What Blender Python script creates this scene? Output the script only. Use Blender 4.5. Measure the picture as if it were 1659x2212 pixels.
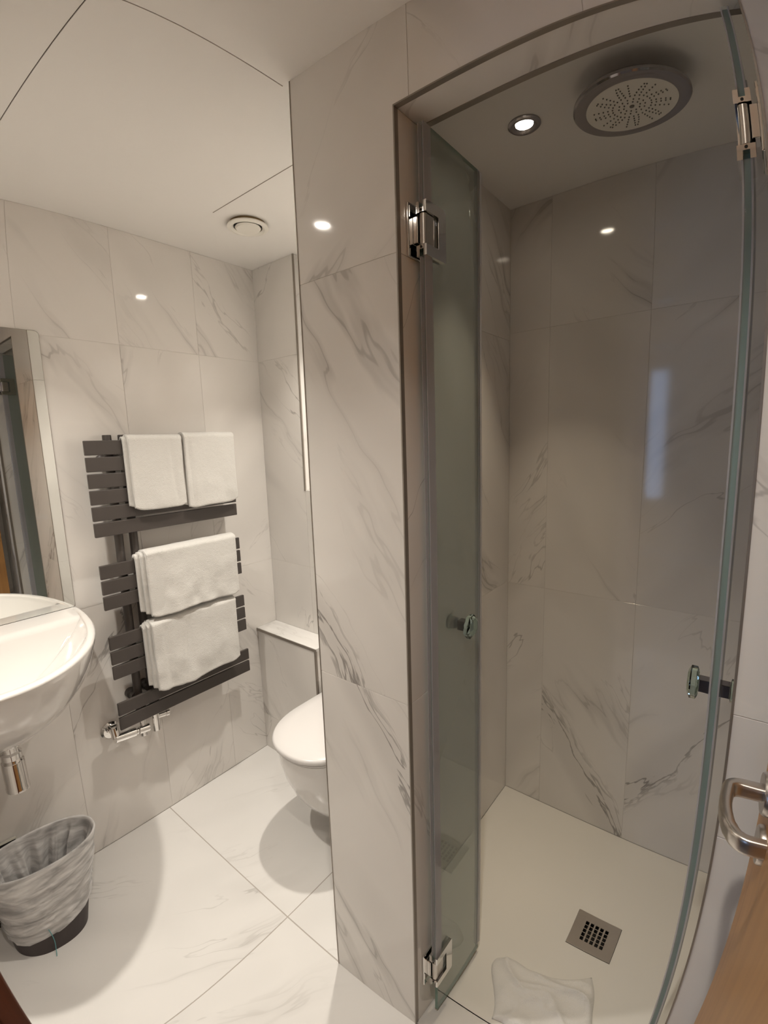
import bpy, bmesh, math, random
from mathutils import Matrix, Vector, noise
sc = bpy.context.scene
for o in list(bpy.data.objects):
    bpy.data.objects.remove(o)
random.seed(7)
PI = math.pi

# ---------------------------------------------------------------- camera, world, exposure
cd = bpy.data.cameras.new('camera')
cam = bpy.data.objects.new('camera', cd)
sc.collection.objects.link(cam)
sc.camera = cam
cam.matrix_world = Matrix.Translation((0, 0, 1.5)) @ Matrix((
    (0.7807137, -0.0719078, 0.6207378),
    (0.6240987, 0.1396654, -0.7687616),
    (-0.0314156, 0.9875843, 0.1539163))).to_4x4()
# ultra-wide phone lens with barrel distortion
cd.type = 'PANO'
cd.panorama_type = 'FISHEYE_LENS_POLYNOMIAL'
cd.sensor_fit = 'VERTICAL'
cd.sensor_width, cd.sensor_height = 16.59, 22.12
cd.fisheye_fov = 3.1
cd.fisheye_polynomial_k0 = 0.0
cd.fisheye_polynomial_k1 = -0.0979027
cd.fisheye_polynomial_k2 = -0.001008459
cd.fisheye_polynomial_k3 = 0.0005303807
cd.fisheye_polynomial_k4 = -0.00002469745
cd.clip_start = 0.01

w = bpy.data.worlds.new('daylight')
sc.world = w
w.use_nodes = True
w.node_tree.nodes['Background'].inputs[0].default_value = (0.45, 0.64, 1.0, 1)
w.node_tree.nodes['Background'].inputs[1].default_value = 3.8

vs = sc.view_settings
vs.view_transform = 'Standard'
vs.look = 'None'
vs.gamma = 1.0
vs.use_curve_mapping = False
vs.exposure = 0.2
sc.cycles.max_bounces = 7
sc.cycles.adaptive_threshold = 0.05
sc.cycles.use_light_tree = False
sc.cycles.transparent_max_bounces = 6
sc.cycles.diffuse_bounces = 4
sc.cycles.glossy_bounces = 3
sc.cycles.caustics_refractive = False
LAMP_W = 5.5          # each main downlight
SHOWER_W = 1.05
LAMP_COL = (1.0, 0.935, 0.835)

# ---------------------------------------------------------------- measured planes (metres)
xL, yB, yX, yF, yFb = -1.8216, 1.3707, 1.2583, 0.7529, 0.845
yS, xS, xP, xO, xR = 1.7079, -0.75, -0.8307, -0.5556, 0.0017
zC, zO, zS = 2.267, 2.0994, 2.3008
xSR = 0.13             # shower right wall
xW = 0.20              # right wall of the entry strip
yE = -0.10             # entry wall, bathroom side
TW, TH = 0.3085, 0.925  # wall tile module
G = 0.0006             # half joint
TT = 0.0010             # tile proud of its bed

# ---------------------------------------------------------------- helpers
ORG = {}

def link(o, parent=None):
    sc.collection.objects.link(o)
    if parent is not None:
        o.parent = parent
    return o

def thing(name, label, cat, loc=(0, 0, 0), group=None):
    o = bpy.data.objects.new(name, None)
    o.empty_display_size = 0.05
    link(o)
    o.location = loc
    ORG[o.name] = Vector(loc)
    o['label'] = label
    o['category'] = cat
    if group:
        o['group'] = group
    return o

def tag(o, label=None, cat=None, group=None, kind=None):
    if label: o['label'] = label
    if cat: o['category'] = cat
    if group: o['group'] = group
    if kind: o['kind'] = kind
    return o

def obj(name, verts, faces, mat, parent=None, smooth=False, uvs=None, fix=True, sharp=None):
    """verts in world coordinates; origin follows the parent thing (or the mesh's base centre)"""
    vv = [Vector(v) for v in verts]
    if parent is not None:
        org = ORG.get(parent.name, Vector((0, 0, 0)))
    else:
        org = Vector((sum(v.x for v in vv) / len(vv), sum(v.y for v in vv) / len(vv), min(v.z for v in vv)))
    me = bpy.data.meshes.new(name)
    me.from_pydata([v - org for v in vv], [], faces)
    if uvs:
        l = me.uv_layers.new(name='UVMap')
        for lp in me.loops:
            l.data[lp.index].uv = uvs[lp.vertex_index]
    me.materials.append(mat)
    bm = bmesh.new()
    bm.from_mesh(me)
    if fix:
        bmesh.ops.recalc_face_normals(bm, faces=bm.faces)
    bm.to_mesh(me)
    bm.free()
    if smooth:
        me.polygons.foreach_set('use_smooth', [True] * len(me.polygons))
        if sharp is not None:
            me.set_sharp_from_angle(angle=sharp)
    o = bpy.data.objects.new(name, me)
    link(o, parent)
    ORG[o.name] = org
    if parent is None:
        o.location = org
    return o

def boxvf(lo, hi):
    x0, y0, z0 = lo
    x1, y1, z1 = hi
    v = [(x0, y0, z0), (x1, y0, z0), (x1, y1, z0), (x0, y1, z0), (x0, y0, z1), (x1, y0, z1), (x1, y1, z1), (x0, y1, z1)]
    f = [(0, 3, 2, 1), (4, 5, 6, 7), (0, 1, 5, 4), (1, 2, 6, 5), (2, 3, 7, 6), (3, 0, 4, 7)]
    return v, f

class MB:
    def __init__(s):
        s.v, s.f = [], []
    def add(s, v, f):
        n = len(s.v)
        s.v += list(v)
        s.f += [tuple(i + n for i in q) for q in f]
        return s
    def box(s, lo, hi):
        return s.add(*boxvf(lo, hi))
    def cyl(s, a, b, r, r2=None, n=20):
        a, b = Vector(a), Vector(b)
        r2 = r if r2 is None else r2
        d = (b - a).normalized()
        u = d.orthogonal().normalized()
        k = d.cross(u)
        v = []
        for c, rr in ((a, r), (b, r2)):
            for i in range(n):
                t = 2 * PI * i / n
                v.append(c + (u * math.cos(t) + k * math.sin(t)) * rr)
        f = [(i, (i + 1) % n, n + (i + 1) % n, n + i) for i in range(n)]
        f += [tuple(range(n - 1, -1, -1)), tuple(range(n, 2 * n))]
        return s.add(v, f)
    def lathe(s, prof, c, n=40, axis='z'):
        """prof: (r, h) list, closed at ends where r == 0"""
        v, f, rings = [], [], []
        c = Vector(c)
        for r, h in prof:
            if r < 1e-7:
                rings.append([len(v)])
                v.append((0, 0, h))
            else:
                rings.append(list(range(len(v), len(v) + n)))
                v += [(r * math.cos(2 * PI * i / n), r * math.sin(2 * PI * i / n), h) for i in range(n)]
        for a, b in zip(rings, rings[1:]):
            for i in range(n):
                j = (i + 1) % n
                if len(a) == 1 and len(b) == 1: continue
                if len(a) == 1: f.append((a[0], b[i], b[j]))
                elif len(b) == 1: f.append((a[i], a[j], b[0]))
                else: f.append((a[i], a[j], b[j], b[i]))
        if axis == 'x': v = [(h, x, y) for x, y, h in v]
        if axis == '-x': v = [(-h, x, y) for x, y, h in v]
        return s.add([Vector(q) + c for q in v], f)
    def tube(s, pts, r, n=12, flat=1.0, up=None, cap=True):
        pts = [Vector(p) for p in pts]
        v, f = [], []
        prev = None
        for i, p in enumerate(pts):
            d = (pts[min(i + 1, len(pts) - 1)] - pts[max(i - 1, 0)]).normalized()
            if up is not None:
                u = (Vector(up) - d * Vector(up).dot(d)).normalized()
            elif prev is None:
                u = d.orthogonal().normalized()
            else:
                u = (prev - d * prev.dot(d)).normalized()
            prev = u
            k = d.cross(u)
            rr = r[i] if isinstance(r, (list, tuple)) else r
            for j in range(n):
                t = 2 * PI * j / n
                v.append(p + u * math.cos(t) * rr * flat + k * math.sin(t) * rr)
        m = len(pts)
        for i in range(m - 1):
            for j in range(n):
                f.append((i * n + j, i * n + (j + 1) % n, (i + 1) * n + (j + 1) % n, (i + 1) * n + j))
        if cap:
            f += [tuple(range(n - 1, -1, -1)), tuple(range((m - 1) * n, m * n))]
        return s.add(v, f)
    def build(s, name, mat, parent=None, smooth=False, sharp=None, bevel=0, seg=2, subsurf=0):
        o = obj(name, s.v, s.f, mat, parent, smooth, sharp=sharp)
        if bevel:
            b = o.modifiers.new('bevel', 'BEVEL')
            b.width = bevel
            b.segments = seg
            b.limit_method = 'ANGLE'
            b.angle_limit = 0.6
        if subsurf:
            b = o.modifiers.new('sub', 'SUBSURF')
            b.levels = b.render_levels = subsurf
        return o

def box(name, lo, hi, mat, parent=None, bevel=0, seg=2):
    return MB().box(lo, hi).build(name, mat, parent, bevel=bevel, seg=seg)

def loft(rings, closed=True):
    n = len(rings[0])
    v = [p for r in rings for p in r]
    f = []
    for i in range(len(rings) - 1):
        for j in range(n if closed else n - 1):
            k = (j + 1) % n
            f.append((i * n + j, i * n + k, (i + 1) * n + k, (i + 1) * n + j))
    return v, f

# ---------------------------------------------------------------- materials
def mat(name):
    m = bpy.data.materials.new(name)
    m.use_nodes = True
    nt = m.node_tree
    return m, nt, nt.nodes['Principled BSDF']

def pm(name, col, rough=0.5, metal=0.0, bump=0, bscale=200, spec=0.5, coat=0, sheen=0, var=0):
    m, nt, b = mat(name)
    b.inputs['Base Color'].default_value = (*col, 1)
    b.inputs['Roughness'].default_value = rough
    b.inputs['Metallic'].default_value = metal
    b.inputs['Specular IOR Level'].default_value = spec
    b.inputs['Coat Weight'].default_value = coat
    b.inputs['Sheen Weight'].default_value = sheen
    N, L = nt.nodes.new, nt.links.new
    if bump or var:
        tc = N('ShaderNodeTexCoord')
        nz = N('ShaderNodeTexNoise')
        nz.inputs['Scale'].default_value = bscale
        nz.inputs['Detail'].default_value = 4
        L(tc.outputs['Object'], nz.inputs['Vector'])
        if bump:
            bp = N('ShaderNodeBump')
            bp.inputs['Strength'].default_value = bump
            bp.inputs['Distance'].default_value = 0.002
            L(nz.outputs['Fac'], bp.inputs['Height'])
            L(bp.outputs['Normal'], b.inputs['Normal'])
        if var:
            mx = N('ShaderNodeMix')
            mx.data_type = 'RGBA'
            mx.inputs[6].default_value = (*[c * (1 - var) for c in col], 1)
            mx.inputs[7].default_value = (*[min(1, c * (1 + var)) for c in col], 1)
            L(nz.outputs['Fac'], mx.inputs[0])
            L(mx.outputs[2], b.inputs['Base Color'])
    return m

def marble(name, base, vein, rough=0.07, amount=1.0, bold=False):
    m, nt, b = mat(name)
    N, L = nt.nodes.new, nt.links.new
    uv = N('ShaderNodeUVMap')
    # slow warp so the veins wander
    wn = N('ShaderNodeTexNoise'); wn.noise_dimensions = '2D'; wn.inputs['Scale'].default_value = 3.2; wn.inputs['Detail'].default_value = 2
    L(uv.outputs[0], wn.inputs['Vector'])
    ws = N('ShaderNodeVectorMath'); ws.operation = 'SUBTRACT'; ws.inputs[1].default_value = (.5, .5, .5)
    L(wn.outputs['Color'], ws.inputs[0])
    wm = N('ShaderNodeVectorMath'); wm.operation = 'SCALE'; wm.inputs['Scale'].default_value = 0.10
    L(ws.outputs[0], wm.inputs[0])
    wa = N('ShaderNodeVectorMath'); wa.operation = 'ADD'
    L(uv.outputs[0], wa.inputs[0]); L(wm.outputs[0], wa.inputs[1])

    def veins(scale, sx, sy, width, detail, off, wide=None):
        mp = N('ShaderNodeMapping'); mp.inputs['Scale'].default_value = (sx, sy, 1); mp.inputs['Location'].default_value = (off, off * 1.7, off * .3)
        L(wa.outputs[0], mp.inputs['Vector'])
        nz = N('ShaderNodeTexNoise'); nz.noise_dimensions = '2D'; nz.inputs['Scale'].default_value = scale; nz.inputs['Detail'].default_value = detail
        nz.inputs['Roughness'].default_value = 0.55
        L(mp.outputs[0], nz.inputs['Vector'])
        s = N('ShaderNodeMath'); s.operation = 'SUBTRACT'; s.inputs[1].default_value = 0.5
        L(nz.outputs['Fac'], s.inputs[0])
        a = N('ShaderNodeMath'); a.operation = 'ABSOLUTE'; L(s.outputs[0], a.inputs[0])
        r = N('ShaderNodeMapRange'); r.interpolation_type = 'SMOOTHERSTEP'
        r.inputs['From Min'].default_value = 0; r.inputs['From Max'].default_value = width
        r.inputs['To Min'].default_value = 1; r.inputs['To Max'].default_value = 0
        L(a.outputs[0], r.inputs['Value'])
        if wide is None: return r.outputs[0]
        r2 = N('ShaderNodeMapRange'); r2.interpolation_type = 'SMOOTHSTEP'
        r2.inputs['From Max'].default_value = wide; r2.inputs['To Min'].default_value = 1; r2.inputs['To Max'].default_value = 0
        L(a.outputs[0], r2.inputs['Value'])
        return r.outputs[0], r2.outputs[0]

    def mask(scale, lo, hi, off):
        mp = N('ShaderNodeMapping'); mp.inputs['Location'].default_value = (off, off, off); mp.inputs['Scale'].default_value = (.55, 1.2, 1)
        L(uv.outputs[0], mp.inputs['Vector'])
        nz = N('ShaderNodeTexNoise'); nz.noise_dimensions = '2D'; nz.inputs['Scale'].default_value = scale; nz.inputs['Detail'].default_value = 1
        L(mp.outputs[0], nz.inputs['Vector'])
        r = N('ShaderNodeMapRange'); r.inputs['From Min'].default_value = lo; r.inputs['From Max'].default_value = hi
        L(nz.outputs['Fac'], r.inputs['Value'])
        return r.outputs[0]

    def mul(a, b_, k=None):
        n = N('ShaderNodeMath'); n.operation = 'MULTIPLY'
        L(a, n.inputs[0])
        if k is None: L(b_, n.inputs[1])
        else: n.inputs[1].default_value = k
        return n.outputs[0]

    def mx(a, b_):
        n = N('ShaderNodeMath'); n.operation = 'MAXIMUM'; L(a, n.inputs[0]); L(b_, n.inputs[1])
        return n.outputs[0]
    a1, a2 = veins(1.3, .30, 1.9, .010, 5, 3.1, wide=.05)
    mk = mask(2.2, .49, .72, 11)
    v1 = mul(mul(a1, mk), None, .64)
    v2 = mul(mul(veins(2.3, .28, 1.8, .008, 5, 9.7), mask(2.9, .51, .76, 27)), None, .55)
    soft = mul(mul(a2, mk), None, .30)
    cl = mul(mask(4.0, .45, .75, 41), None, .12)
    sp = N('ShaderNodeSeparateXYZ'); L(wa.outputs[0], sp.inputs[0])
    fr_ = N('ShaderNodeMath'); fr_.operation = 'FRACT'; L(sp.outputs['Y'], fr_.inputs[0])
    db = N('ShaderNodeMath'); db.operation = 'SUBTRACT'; L(fr_.outputs[0], db.inputs[0]); db.inputs[1].default_value = .5
    ab = N('ShaderNodeMath'); ab.operation = 'ABSOLUTE'; L(db.outputs[0], ab.inputs[0])
    bd = N('ShaderNodeMapRange'); bd.interpolation_type = 'SMOOTHSTEP'
    bd.inputs['From Min'].default_value = .012; bd.inputs['From Max'].default_value = .075; bd.inputs['To Min'].default_value = 1; bd.inputs['To Max'].default_value = 0
    L(ab.outputs[0], bd.inputs['Value'])
    patch = mask(3.4, .05, .2, 63) if bold else mask(3.4, .47, .68, 63)
    v3 = mul(mul(mul(veins(5.0, .22, 1.5, .022, 6, 17.7), bd.outputs[0]), patch), None, 1.0 if bold else .8)
    s3 = mul(mul(bd.outputs[0], patch), None, .20)
    tot = mx(mx(mx(v1, v2), mx(soft, cl)), mx(v3, s3))
    tot = mul(tot, None, amount)
    c = N('ShaderNodeMix'); c.data_type = 'RGBA'
    c.inputs[6].default_value = (*base, 1); c.inputs[7].default_value = (*vein, 1)
    L(tot, c.inputs[0])
    L(c.outputs[2], b.inputs['Base Color'])
    b.inputs['Roughness'].default_value = rough
    return m

M = {}
M['marble'] = marble('marble_wall_tile', (.785, .755, .72), (.25, .23, .215))
M['marble_bold'] = marble('marble_wall_tile_veined', (.785, .755, .72), (.22, .20, .185), bold=True, amount=.82)
M['marble_floor'] = marble('marble_floor_tile', (.72, .70, .675), (.30, .28, .26), rough=.22, amount=.8)
M['grout'] = pm('pale_grout', (.70, .665, .625), .7)
M['grout_floor'] = pm('grey_grout', (.42, .38, .34), .8)
M['paint'] = pm('white_ceiling_paint', (.86, .835, .80), .75, bump=.05, bscale=60)
M['seam'] = pm('dark_seam', (.12, .10, .085), .9)
M['trim'] = pm('metal_tile_trim', (.30, .265, .23), .38, .55)
M['chrome'] = pm('chrome', (.80, .78, .76), .06, 1.0)
M['darkened_chrome'] = pm('darkened_chrome', (.40, .38, .395), .10, 1.0)  # chrome with dark reflections put into its colour, for shower rim and knob stems
M['steel'] = pm('brushed_steel', (.62, .58, .54), .3, 1.0)
M['ceramic'] = pm('white_ceramic', (.70, .675, .65), .08, coat=.6)
M['lid'] = pm('white_plastic_lid', (.66, .635, .62), .25)
M['rail'] = pm('anthracite_paint', (.062, .052, .047), .42, bump=.03, bscale=900)
M['towel'] = pm('white_terry', (.67, .655, .625), .95, bump=.9, bscale=420, spec=.1, sheen=.4)
M['mat'] = pm('white_bath_mat_cloth', (.75, .73, .70), .95, bump=.7, bscale=350, spec=.1, sheen=.3)
M['tray'] = pm('white_stone_resin', (.74, .715, .665), .38, bump=.04, bscale=250)
M['bin'] = pm('dark_brown_bin', (.055, .043, .042), .5)
M['black'] = pm('black_glass', (.012, .011, .011), .12)
M['pale'] = pm('pale_edge', (.55, .53, .46), .4)
M['string'] = pm('teal_drawstring', (.12, .35, .36), .5)
M['plastic'] = pm('white_plastic', (.82, .79, .72), .45)
M['vent_gap'] = pm('brown_gap', (.20, .13, .055), .8)
M['dark'] = pm('dark_void', (.02, .018, .016), .7)
M['rubber'] = pm('grey_nozzle', (.18, .17, .15), .6)
M['bedwall'] = pm('bedroom_paint', (.60, .51, .42), .8)
M['carpet'] = pm('bedroom_carpet', (.22, .20, .20), .95, bump=.5, bscale=300)

def wood(name, a, b_, rough=.35):
    m, nt, b = mat(name)
    N, L = nt.nodes.new, nt.links.new
    tc = N('ShaderNodeTexCoord')
    mp = N('ShaderNodeMapping'); mp.inputs['Scale'].default_value = (22, 22, 1.3)
    L(tc.outputs['Object'], mp.inputs['Vector'])
    nz = N('ShaderNodeTexNoise'); nz.inputs['Scale'].default_value = 1.6; nz.inputs['Detail'].default_value = 5; nz.inputs['Distortion'].default_value = .6
    L(mp.outputs[0], nz.inputs['Vector'])
    r = N('ShaderNodeMapRange'); r.inputs['From Min'].default_value = .3; r.inputs['From Max'].default_value = .7
    L(nz.outputs['Fac'], r.inputs['Value'])
    c = N('ShaderNodeMix'); c.data_type = 'RGBA'; c.inputs[6].default_value = (*a, 1); c.inputs[7].default_value = (*b_, 1)
    L(r.outputs[0], c.inputs[0]); L(c.outputs[2], b.inputs['Base Color'])
    b.inputs['Roughness'].default_value = rough
    return m
M['wood'] = wood('oak_veneer', (.50, .255, .085), (.40, .19, .058))
M['jamb'] = wood('stained_frame', (.155, .042, .016), (.10, .028, .010))

def frosted(name, tint, clear, body, gloss_ior=1.5, trans=.5, mottle=None):
    m, nt, b = mat(name)
    N, L = nt.nodes.new, nt.links.new
    nt.nodes.remove(b)
    out = nt.nodes['Material Output']
    t = N('ShaderNodeBsdfTransparent'); t.inputs[0].default_value = (*tint, 1)
    d = N('ShaderNodeBsdfDiffuse'); d.inputs[0].default_value = (*body, 1)
    tr = N('ShaderNodeBsdfTranslucent'); tr.inputs[0].default_value = (*body, 1)
    m1 = N('ShaderNodeMixShader'); m1.inputs[0].default_value = trans
    L(d.outputs[0], m1.inputs[1]); L(tr.outputs[0], m1.inputs[2])
    m2 = N('ShaderNodeMixShader'); m2.inputs[0].default_value = clear
    L(m1.outputs[0], m2.inputs[1]); L(t.outputs[0], m2.inputs[2])
    if mottle:                    # crumpled film: layers overlap in streaks
        tc = N('ShaderNodeTexCoord'); mp = N('ShaderNodeMapping'); mp.inputs['Scale'].default_value = (9, 9, 42)
        nz = N('ShaderNodeTexNoise'); nz.inputs['Scale'].default_value = 1.0; nz.inputs['Detail'].default_value = 5; nz.inputs['Distortion'].default_value = .8
        L(tc.outputs['Object'], mp.inputs['Vector']); L(mp.outputs[0], nz.inputs['Vector'])
        r = N('ShaderNodeMapRange'); r.inputs['From Min'].default_value = .35; r.inputs['From Max'].default_value = .68
        r.inputs['To Min'].default_value = mottle[0]; r.inputs['To Max'].default_value = mottle[1]
        L(nz.outputs['Fac'], r.inputs['Value']); L(r.outputs[0], m2.inputs[0])
    g = N('ShaderNodeBsdfGlossy'); g.inputs['Roughness'].default_value = .03
    fr = N('ShaderNodeFresnel'); fr.inputs['IOR'].default_value = gloss_ior
    gm = N('ShaderNodeNewGeometry')
    # fresnel on the outer side only
    ml = N('ShaderNodeMath'); ml.operation = 'MULTIPLY'
    iv = N('ShaderNodeMath'); iv.operation = 'SUBTRACT'; iv.inputs[0].default_value = 1
    L(gm.outputs['Backfacing'], iv.inputs[1]); L(fr.outputs[0], ml.inputs[0]); L(iv.outputs[0], ml.inputs[1])
    m3 = N('ShaderNodeMixShader')
    L(ml.outputs[0], m3.inputs[0]); L(m2.outputs[0], m3.inputs[1]); L(g.outputs[0], m3.inputs[2])
    L(m3.outputs[0], out.inputs[0])
    return m
M['frost'] = frosted('satin_glass', (.91, .95, .93), .58, (.49, .53, .52))
M['glass_edge'] = pm('green_glass_edge', (.20, .31, .26), .25)
M['seal_clear'] = frosted('clear_seal_bulb', (.95, .97, .97), .84, (.80, .80, .82), 1.35)
M['seal'] = frosted('clear_plastic_seal', (.97, .97, .98), .50, (.74, .72, .76), 1.4)
M['liner'] = frosted('thin_white_film', (.88, .90, .95), .36, (.93, .915, .90), 1.25, .22, (.08, .62))
M['pane'] = frosted('window_glass', (.98, .99, 1.0), 1.0, (.9, .9, .9), 1.3)

def crystal():
    m, nt, b = mat('green_cut_glass')
    b.inputs['Base Color'].default_value = (.72, .90, .84, 1)
    b.inputs['Roughness'].default_value = .02
    b.inputs['Transmission Weight'].default_value = 1
    b.inputs['IOR'].default_value = 1.5
    return m
M['crystal'] = crystal()
m, nt, b = mat('mirror_silver')
b.inputs['Base Color'].default_value = (.88, .89, .87, 1); b.inputs['Metallic'].default_value = 1; b.inputs['Roughness'].default_value = .0
M['mirror'] = m

def glow(name, col, s):
    m, nt, b = mat(name)
    b.inputs['Base Color'].default_value = (*col, 1)
    b.inputs['Emission Color'].default_value = (*col, 1)
    b.inputs['Emission Strength'].default_value = s
    return m
M['lens_dim'] = glow('shower_lamp_lens', (1, .88, .70), 44)
M['lens'] = glow('lamp_lens', (1, .92, .80), 120)

# ---------------------------------------------------------------- tiling
def tiles(parent, o, u, v, n, rects, m, ang=None, mirror=None, t=TT, fix=None):
    """rects (u0, v0, u1, v1) on the plane o + a*u + b*v; n points into the room"""
    o, u, v, n = Vector(o), Vector(u), Vector(v), Vector(n)
    for k, (a0, b0, a1, b1) in enumerate(rects):
        a0, b0, a1, b1 = a0 + G, b0 + G, a1 - G, b1 - G
        if a1 - a0 < .004 or b1 - b0 < .004: continue
        c = .0004
        P = []
        for d, q in ((0, 0), (t - c, 0), (t, c)):
            for (a, b_) in ((a0 + q, b0 + q), (a1 - q, b0 + q), (a1 - q, b1 - q), (a0 + q, b1 - q)):
                P.append((a, b_, d))
        vv = [o + u * a + v * b_ + n * (d - t) for a, b_, d in P]
        ff = [(8, 9, 10, 11)]
        for r in (0, 4):
            for i in range(4):
                j = (i + 1) % 4
                ff.append((r + i, r + j, r + 4 + j, r + 4 + i))
        th = random.choice((-1, 1)) * random.uniform(.75, 1.15) if ang is None else ang + random.uniform(-.15, .15)
        if mirror: th = abs(th) * (-1 if (k // mirror) % 2 == 0 else 1)
        ox, oy = random.uniform(0, 60), random.uniform(0, 60)
        mm = m
        if fix and k in fix: th = math.copysign(.977, th)
        cs, sn = math.cos(th), math.sin(th)
        if fix and k in fix:      # run a band of veins through a given point
            ox, _, (pa, pb_) = fix[k]
            mm = M['marble_bold']
            oy = 20.5 - (pa * sn + pb_ * cs)
        uv = [(ox + a * cs - b_ * sn, oy + a * sn + b_ * cs) for a, b_, d in P]
        obj('tile', vv, ff, mm, parent, uvs=uv)

def poly_tile(parent, o, u, v, n, pts, m, th=-.85, t=TT):
    o, u, v, n = Vector(o), Vector(u), Vector(v), Vector(n)
    k = len(pts)
    vv = [o + u * a + v * b_ - n * t for a, b_ in pts] + [o + u * a + v * b_ for a, b_ in pts]
    ff = [tuple(range(k, 2 * k))] + [(i, (i + 1) % k, k + (i + 1) % k, k + i) for i in range(k)]
    cs, sn = math.cos(th), math.sin(th)
    obj('tile', vv, ff, m, parent, uvs=[(17.3 + a * cs - b_ * sn, 5.1 + a * sn + b_ * cs) for a, b_ in list(pts) * 2])

def grid(us, vs_):
    return [(us[i], vs_[j], us[i + 1], vs_[j + 1]) for i in range(len(us) - 1) for j in range(len(vs_) - 1)]

def struct(name, lo, hi, m):
    v, f = boxvf(lo, hi)
    me = bpy.data.meshes.new(name)
    me.from_pydata(v, [], f)
    me.materials.append(m)
    o = bpy.data.objects.new(name, me)
    link(o)
    ORG[o.name] = Vector((0, 0, 0))
    o['kind'] = 'structure'
    return o

def struct_mb(name, mb, m):
    me = bpy.data.meshes.new(name)
    me.from_pydata(mb.v, [], mb.f)
    me.materials.append(m)
    o = bpy.data.objects.new(name, me)
    link(o)
    ORG[o.name] = Vector((0, 0, 0))
    o['kind'] = 'structure'
    return o

ZR = [0, .924, 1.849, zC]
# floor
fl = struct('floor', (xL - .1, yE, -.1), (xW + .1, yFb, -TT), M['grout_floor'])
fl2 = box('screed', (xL - .1, yFb, -.1), (xP + .02, yB + .25, -TT), M['grout_floor'], fl)
box('screed', (xS - .08, yFb - .02, -.14), (xSR + .12, yS + .12, -.052), M['grout_floor'], fl)
xJ, yJ = -1.0607, .7556
G_save, G = G, .0016
tiles(fl, (0, 0, 0), (1, 0, 0), (0, 1, 0), (0, 0, 1),
      [(xL, yE, xJ, yJ), (xL, yJ, xJ, yB + .12), (xJ, yE, -.14, yJ), (-.14, yE, xW, yJ), (xJ, yJ, xP + .004, yB + .12),
       (xO - .002, yJ, xR + .002, yFb + .02)], M['marble_floor'], ang=-.95)
G = G_save

# left wall (mirror, basin, towel radiator)
wl = struct('wall_left', (xL - .12, yE - .1, 0), (xL - TT, yB + .2, zC + .05), M['grout'])
ycol = [yE, .15, .459, .768, 1.077, yB + .002]
tiles(wl, (xL, 0, 0), (0, 1, 0), (0, 0, 1), (1, 0, 0), grid(ycol, [0, .944, 1.869, zC]), M['marble'])

# back wall behind the toilet, with a tall shallow recess beside the shower partition
xN, zN, dN = -1.545, 1.291, .10
mb = MB()
mb.box((xL - .12, yB + TT, 0), (xN - TT, yB + .25, zC + .05))
mb.box((xN - TT, yB + TT, 0), (xP + .04, yB + .25, zN - TT))
mb.box((xN - TT, yB + dN + TT, zN - TT), (xP + .04, yB + .25, zC + .05))
wb = struct_mb('wall_back', mb, M['grout'])
tiles(wb, (0, yB, 0), (1, 0, 0), (0, 0, 1), (0, -1, 0),
      grid([xL, xN], [0, .944, 1.869, zC]) + grid([xN, -1.236, -.93, xP], [0, .944, zN]), M['marble'])
tiles(wb, (0, yB + dN, 0), (1, 0, 0), (0, 0, 1), (0, -1, 0), grid([xN, -1.236, -.93, xP], [zN, 1.869, zC]), M['marble'])
tiles(wb, (xN, 0, 0), (0, 1, 0), (0, 0, 1), (1, 0, 0), [(yB, zN, yB + dN, zC)], M['marble_floor'])
tiles(wb, (0, 0, zN), (1, 0, 0), (0, 1, 0), (0, 0, 1), [(xN, yB, xP, yB + dN)], M['marble'])
t1 = MB().box((xN - .005, yB - .002, zN - .004), (xN + .002, yB + .004, zC - .001)).build('trim_1', M['trim'])
tag(t1, kind='structure')

# low boxed-in pipe casing with a tiled shelf
zX, xX = .628, -1.415
pb = struct('wall_boxing', (xL, yX + TT, 0), (xX - TT, yB, zX - .012), M['grout'])
tiles(pb, (0, yX, 0), (1, 0, 0), (0, 0, 1), (0, -1, 0), grid([xL, xX], [0, .181, zX - .012]), M['marble'])
tiles(pb, (xX, 0, 0), (0, 1, 0), (0, 0, 1), (1, 0, 0), [(yX, 0, yB, zX - .012)], M['marble'])
obj_ = obj('shelf_tile', boxvf((xL + .001, yX - .004, zX - .011), (xX + .006, yB - .001, zX))[0], boxvf((0, 0, 0), (1, 1, 1))[1],
           M['marble_floor'], pb, uvs=[(xx * 1.3 + 4.1, yy * 1.3 + 2.2) for xx, yy, zz in boxvf((xL, yX, 0), (xX, yB, 1))[0]])
tb = MB().box((xX - .008, yX - .003, 0), (xX + .001, yX + .006, zX - .011))
tb.box((xL + .001, yX - .006, zX - .014), (xX + .008, yX - .003, zX - .002))
tag(tb.build('trim_2', M['trim']), kind='structure')

# shower front wall with its opening, and the partition
mb = MB()
mb.box((xP + TT, yF + TT, -.06), (xO - TT, yFb - TT, zC + .05))
mb.box((xO - TT, yF + TT, zO + TT), (xR + TT, yFb - TT, zC + .05))
mb.box((xR + TT, yF + TT, -.06), (xW + .05, yFb - TT, zC + .05))
wf = struct_mb('wall_shower_front', mb, M['grout'])
xc = [xP, -.522, -.2135, .095, xW]
tiles(wf, (0, yF, 0), (1, 0, 0), (0, 0, 1), (0, -1, 0),
      [(xP, 0, xO, .924), (xP, .924, xO, 1.849), (-.522, zO, xc[2], zC), (xc[2], zO, xR, zC),
       (xR, zO, .095, zC), (.095, 1.849, xW, zC), (xR, 0, .095, .909), (xR, .909, .095, 1.109), (xR, 1.109, .095, zO),
       (.095, 0, xW, .924), (.095, .924, xW, 1.849)], M['marble'], ang=.95, fix={0: (31.2, None, (-.66, .835)), 1: (47.7, None, (-.80, 1.045))})
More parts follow.
